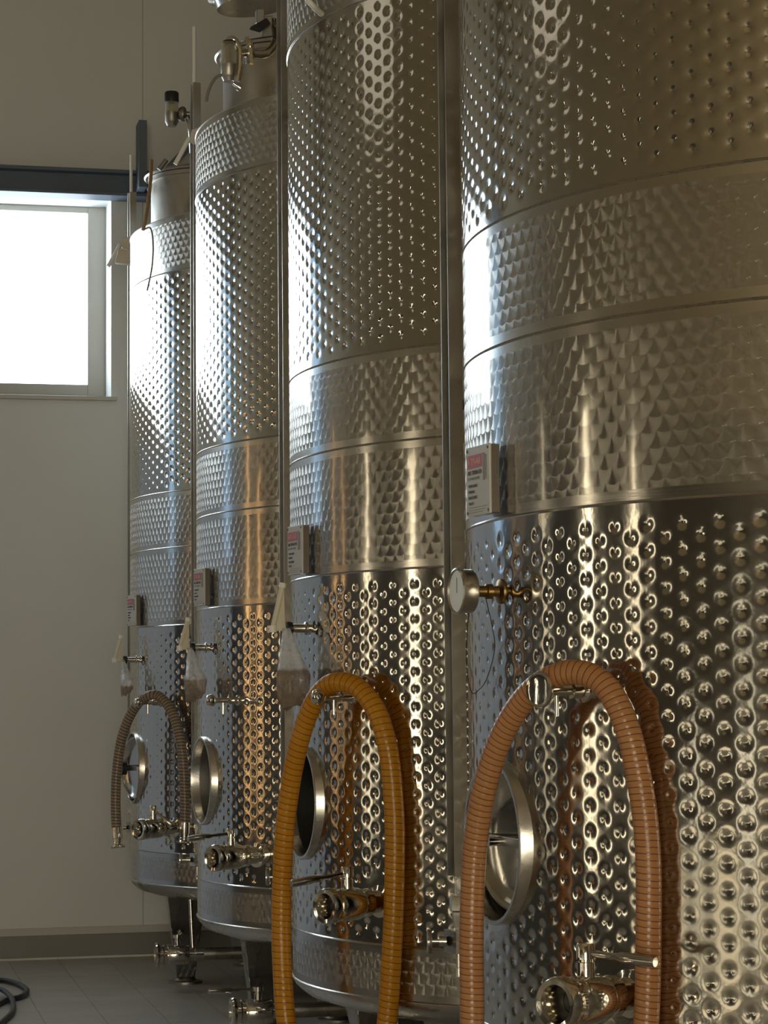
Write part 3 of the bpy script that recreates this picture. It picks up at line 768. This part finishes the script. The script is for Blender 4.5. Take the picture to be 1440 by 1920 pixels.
def bag(t, label, width, depth, h, seed, dz=0.0, azs=-97, rr=1.066, lean=0.07):
    rnd = random.Random(seed); d = rad(azs); sd = Vector((-d.y, d.x, 0)); n = 40; m = 26; vs = []; fs = []
    o = P(t, azs, rr, .24+dz)
    ph = [rnd.uniform(0, 6.3) for _ in range(6)]
    for j in range(m+1):
        q = j/m; z = -q*h
        env = (.22+.78*min(1, (q/.62)**1.1)) if q < .62 else (1.0-.18*((q-.62)/.38)**2)
        if q > .93: env *= 1-.10*(q-.93)/.07
        for i in range(n):
            a = 2*pi*i/n
            cr = 1+.07*sin(3*a+ph[0]+q*3)+.05*sin(7*a+ph[1]+q*7)+.03*sin(13*a+ph[2]-q*11)
            pin = 1-.45*math.exp(-((a-pi*1.5)/.25)**2)-.3*math.exp(-((a-pi*.5)/.3)**2)
            x = sin(a)*depth*.5*env*cr*pin; y = cos(a)*width*.5*env*cr
            if q > .85: x *= 1-.8*(q-.85)/.15
            x += .012+lean*min(1, q/.6)
            zz = z+.006*sin(5*a+ph[3])*(q > .9)+(-.012*cos(a+.4) if q > .9 else 0)
            vs.append(o+sd*x+d*y+Vector((0, 0, zz)))
    for j in range(m):
        for i in range(n): fs.append([j*n+i, (j+1)*n+i, (j+1)*n+(i+1) % n, j*n+(i+1) % n])
    fs.append([m*n+i for i in range(n)][::-1])
    b = MB().add(vs, fs).build('plastic_bag', M['bag'], org=(o.x, o.y, o.z), ang=60)
    tag(b, label, 'bag', 'clear bags tied over the taps'); return b
bag(2, 'largest clear crinkled plastic bag, hanging from the tap beside the amber hose', .100, .11, .235, 3)
bag(1, 'clear crumpled plastic bag hanging from the tap of the tank without a hose', .085, .10, .205, 5)
bag(0, 'smallest clear plastic bag, hung on the farthest tank in front of the grey wall', .060, .07, .165, 9)

# top fittings ------------------------------------------------------------
Zv = Vector((0, 0, 1))
def pixray(px, py):
    return fwd+rt*((px-720)/FPX)-up*((py-960)/FPX)
def atY(px, py, Y):
    r_ = pixray(px, py); return r_*(Y/r_.y)
def gauge_bracket(t, T, z, ww):
    q = P(t, -65, 1.045, z); a = P(t, -80, 1.0, z+.01)
    out = Vector((-cos(YAW), sin(YAW), 0)); toc = Vector((-sin(YAW), -cos(YAW), 0))
    # folded plate clamping the channel to the shell, ending in a slanted white tube
    b = MB().prism([q+out*ww+toc*.05+Zv*.00, q+out*(ww*.6)+toc*.05+Zv*.035, q-out*.02+toc*.05+Zv*.045, q-out*.09+toc*.05+Zv*.055, q-out*.09+toc*.05+Zv*-.035, q-out*.02+toc*.05-Zv*.04, q+out*ww*.8+toc*.05-Zv*.02], toc*.006)
    b.prism([q-out*.09+toc*.055+Zv*.055, q-out*.09+toc*.055-Zv*.035, q-out*.12-toc*.06-Zv*.03, q-out*.12-toc*.06+Zv*.05], out*.005)
    br = b.build('gauge_bracket', M['satin'], T, smooth=False, bevel=.002, label='folded sheet-steel bracket of the level gauge')
    MB().cyl(q+out*ww+toc*.055+Zv*.0, q+out*(ww+.062)+toc*.055-Zv*.115, .010, 14).build('bracket_tube', M['white'], br, label='slanted white tube')
    return br
gauge_bracket(1, T2, 2.43, .02)
br = gauge_bracket(0, T1, 2.40, .055)
q = P(0, -65, 1.045, 2.33)
out = Vector((-cos(YAW), sin(YAW), 0)); toc = Vector((-sin(YAW), -cos(YAW), 0))
MB().prism([q+out*.075+toc*.06-Zv*.035, q+out*.06+toc*.06+Zv*.03, q-out*.03+toc*.06+Zv*.03, q-out*.035+toc*.06-Zv*.02, q-out*.01+toc*.06-Zv*.045], toc*.05).build('lower_flap', M['satin'], br, smooth=False, bevel=.002)

def tubepx(lst, r, name, mat, parent, m=8, n=12, label=None):
    pts = [atY(*p) for p in lst]
    return MB().tube(spline(pts, m), r, n).build(name, mat, parent, label=label)
# farthest tank: rusty tube from the lid, loose grey cable, small sight cup
tubepx([(284, 300, 10.75), (283, 330, 10.7), (279, 370, 10.65), (273, 410, 10.6), (268, 432, 10.6)], .0085, 'lid_tube', M['grime'], T1, label='rusty tan tube running down from the lid')
tubepx([(270, 430, 10.6), (282, 428, 10.55), (287, 455, 10.5), (285, 500, 10.5), (276, 545, 10.5)], .004, 'loose_cable', M['greycable'], T1, label='loose grey cable')
MB().tube([atY(298, 318, 10.5), atY(312, 300, 10.5)], .012, 10).build('lid_latch', M['dull'], T1)
# sight cups / air locks
def cup(T, c, r, h, capmat, name='air_lock'):
    b = MB().lathe(c, (0, 0, 1), [(r, 0), (r, h), (r-.006, h), (r-.006, .01), (0, .01)], 36)
    a = b.build(name, M['cup'], T, label='clear air-lock cup')
    MB().lathe(c, (0, 0, 1), [(0, -.03), (r*.7, -.03), (r*.98, -.012), (r*1.03, -.01), (r*1.03, .035), (0, .036)], 32).build('cup_base', capmat, a)
    return a
Yc = 8.35
c = atY(429, 138, Yc); a = cup(T2, c, .029, .118, M['satin'])
MB().lathe(c, (0, 0, 1), [(.010, .03), (.010, .11)], 14).build('inner_pipe', M['polished'], a)
tubepx([(445, 152, Yc), (449, 130, Yc), (450, 112, Yc), (449, 92, Yc), (440, 76, Yc), (431, 74, Yc), (427, 84, Yc)], .013, 'cup_arm', M['chrome'], T2)
MB().lathe(atY(430, 84, Yc), (0, 0, 1), [(0, 0), (.026, .0), (.028, .006), (.024, .014), (0, .016)], 20).build('cup_cap', M['black'], a)
tubepx([(449, 99, Yc), (465, 99, Yc+.02), (480, 102, Yc+.06), (500, 100, Yc+.1), (514, 85, Yc+.2), (517, 62, Yc+.3), (514, 40, Yc+.35)], .0165, 'bent_pipe', M['chrome'], T2, n=18, label='bright bent overflow pipe')
x_ = (atY(480, 102, Yc)-atY(449, 99, Yc)).normalized()
cl = MB().lathe(atY(464, 100, Yc), x_, [(.018, -.008), (.038, -.004), (.040, .0), (.038, .012), (.040, .014), (.036, .020), (.018, .024)], 28).build('pipe_clamp', M['polished'], T2)
b = MB(); p0 = atY(469, 84, Yc-.03); p1 = atY(472, 120, Yc-.03)
b.box((p0+p1)/2, (p1-p0)*.5, x_*.007, toc*.01); b.lathe(p0, p1-p0, [(.006, -.02), (.011, -.012), (.011, .012), (.006, .02)], 12); b.cyl(p0-x_*.012, p0-x_*.012+Zv*.03, .006, 8)
b.build('clamp_wing', M['chrome'], cl)
MB().lathe(atY(437, 156, Yc), x_+Zv*-.6, [(.006, 0), (.006, .02), (.014, .022), (.014, .034), (0, .036)], 18).build('drip_cock', M['chrome'], a)
tubepx([(421, 141, Yc), (408, 143, Yc), (397, 156, Yc), (390, 174, Yc), (387, 190, Yc)], .006, 'overflow_tube', M['greycable'], T2, label='thin curved drain tube')
# raised second lid with its hinge arm
c = atY(470, -12, 8.75)
MB().lathe(c, (-.10, .0, 1), [(0, -.055), (.14, -.055), (.150, -.02), (.172, -.012), (.176, .0), (.170, .012), (0, .02)], 60).build('vent_cap', M['polished'], T2, label='upper round vent cap, cut by the top of the view')
b = MB(); b.box(atY(487, 32, 8.7), rt0*.016, Vector((0, .02, 0)), Zv*.028); b.box(atY(500, 55, 8.7), rt0*.02, Vector((0, .02, 0)), Zv*.05)
b.build('hinge_arm', M['dull'], T2, smooth=False, bevel=.004)
b = MB().prism([atY(470, 50, 8.6), atY(500, 33, 8.6), atY(508, 44, 8.6), atY(490, 56, 8.6)], (0, .04, 0)); b.build('hinge_block', M['black'], T2, smooth=False, bevel=.003)
# cup of the farthest tank
Yc = 10.6
c = atY(322, 225, Yc); a = cup(T1, c, .031, .085, M['dull'])
MB().lathe(c+Zv*.085, (0, 0, 1), [(0, 0), (.033, 0), (.034, .006), (.034, .044), (.030, .050), (0, .052)], 28).build('cup_cap', M['black'], a, label='black screw cap')
MB().lathe(atY(333, 214, Yc), rt0, [(.012, 0), (.030, .008), (.036, .02), (.036, .03), (.028, .04), (.012, .044), (.012, .075)], 24).build('pipe_clamp', M['dull'], T1)
tubepx([(340, 214, Yc), (352, 222, Yc), (358, 250, Yc), (360, 285, Yc+.1)], .013, 'bent_pipe', M['polished'], T1)

# long white tube hanging from above on tank 3
tubepx([(573, -40, 6.35), (576, -5, 6.35), (588, 12, 6.35), (603, 26, 6.4)], .0085, 'hanging_tube', M['white'], T3, label='short white tube at the top of the view')

# ------------------------------------------------------------------ hoses
def cyl_hit(t, px, py, R):
    """point of the view of this pixel lying R from the tank axis (front side)"""
    r_ = pixray(px, py); cx, cy = tanks[t]
    a = r_.x**2+r_.y**2; b_ = -(r_.x*cx+r_.y*cy); q_ = cx*cx+cy*cy-R*R; disc = b_*b_-a*q_
    s_ = (-b_-sqrt(max(disc, 0)))/a
    return r_*s_
def hose(t, pts, rad_, mat, label, wall_r, ends, group=None):
    ctrl = [cyl_hit(t, px, py, R) for (px, py, R) in pts]
    # the two legs go on hanging straight down
    ctrl = [ctrl[0]+Vector(ends[0])]+ctrl+[ctrl[-1]+Vector(ends[1])] if ends else ctrl
    sp = spline(ctrl, 22)
    h = empty('transfer_hose', ctrl[len(ctrl)//2]); tag(h, label, 'hose', 'hoses hung on the tanks')
    MB().tube(sp, rad_, 28).build('hose_tube', mat, h)
    for (p, q_) in ((sp[0], sp[3]), (sp[-1], sp[-4])):
        d_ = (p-q_).normalized()
        MB().lathe(p-d_*.03, d_, [(rad_*1.08, -.02), (rad_*1.12, 0), (rad_*1.12, .03), (rad_*.95, .032), (rad_*.95, .05), (rad_*1.05, .052), (rad_*1.05, .06), (rad_*1.45, .066), (rad_*1.5, .072), (rad_*1.3, .075), (rad_*.8, .075)], 28).build('hose_coupling', M['chrome'], h, label='polished clamp coupling')
    return h
hose(3, [(885, 1915, 1.13), (884, 1760, 1.13), (890, 1600, 1.125), (908, 1480, 1.12), (942, 1378, 1.105), (988, 1305, 1.09), (1040, 1268, 1.08), (1092, 1262, 1.065), (1138, 1290, 1.05), (1176, 1365, 1.04), (1202, 1480, 1.035), (1215, 1600, 1.035), (1216, 1750, 1.035), (1212, 1915, 1.035)],
     .0248, M['hose_orange'], 'pale orange ribbed hose hanging in an arch on the nearest tank', 1, ((-.01, 0, -.25), (-.02, 0, -.20)))
hose(2, [(537, 1915, 1.12), (529, 1800, 1.12), (528, 1680, 1.12), (534, 1560, 1.12), (545, 1470, 1.115), (559, 1400, 1.11), (574, 1350, 1.10), (593, 1308, 1.09), (615, 1285, 1.08), (642, 1279, 1.07), (672, 1290, 1.055), (703, 1328, 1.045), (722, 1380, 1.04), (733, 1440, 1.035), (740, 1540, 1.035), (740, 1640, 1.035), (736, 1760, 1.035), (726, 1915, 1.035)],
     .0290, M['hose_amber'], 'golden amber ribbed hose arched over the peg of the tank left of the nearest one', 1, ((.03, 0, -.12), (-.03, 0, -.14)))
hose(0, [(220, 1572, 1.17), (217, 1520, 1.17), (218, 1460, 1.17), (225, 1400, 1.16), (238, 1355, 1.14), (258, 1320, 1.11), (280, 1304, 1.09), (300, 1307, 1.06), (322, 1335, 1.045), (338, 1385, 1.04), (345, 1450, 1.04), (347, 1520, 1.04), (346, 1562, 1.04)],
     .0235, M['hose_grey'], 'grey-brown ribbed hose with polished couplings hanging on the farthest tank', 1, None)

# dark rubber cable on the floor at the left
pts = [(-60, 1850, 0), (-10, 1838, 0), (25, 1842, 0), (50, 1855, 0), (40, 1868, 0), (10, 1876, 0), (-20, 1892, 0), (-50, 1905, 0), (-40, 1880, .0), (-5, 1862, 0), (20, 1878, 0), (24, 1895, 0), (5, 1915, 0), (-20, 1935, 0)]
cp = []
for i, (px, py, _) in enumerate(pts):
    r_ = pixray(px, py); s_ = (FLOOR+.013)/r_.z; p = r_*s_; p.z += .02 if i in (8, 9, 10) else 0; cp.append(p)
c0 = cp[3]
tag(MB().tube(spline(cp, 10), .0125, 12).build('rubber_cable', M['cable'], org=(c0.x, c0.y, FLOOR)), 'dark rubber cable coiled on the grey tiled floor at the left', 'cable')
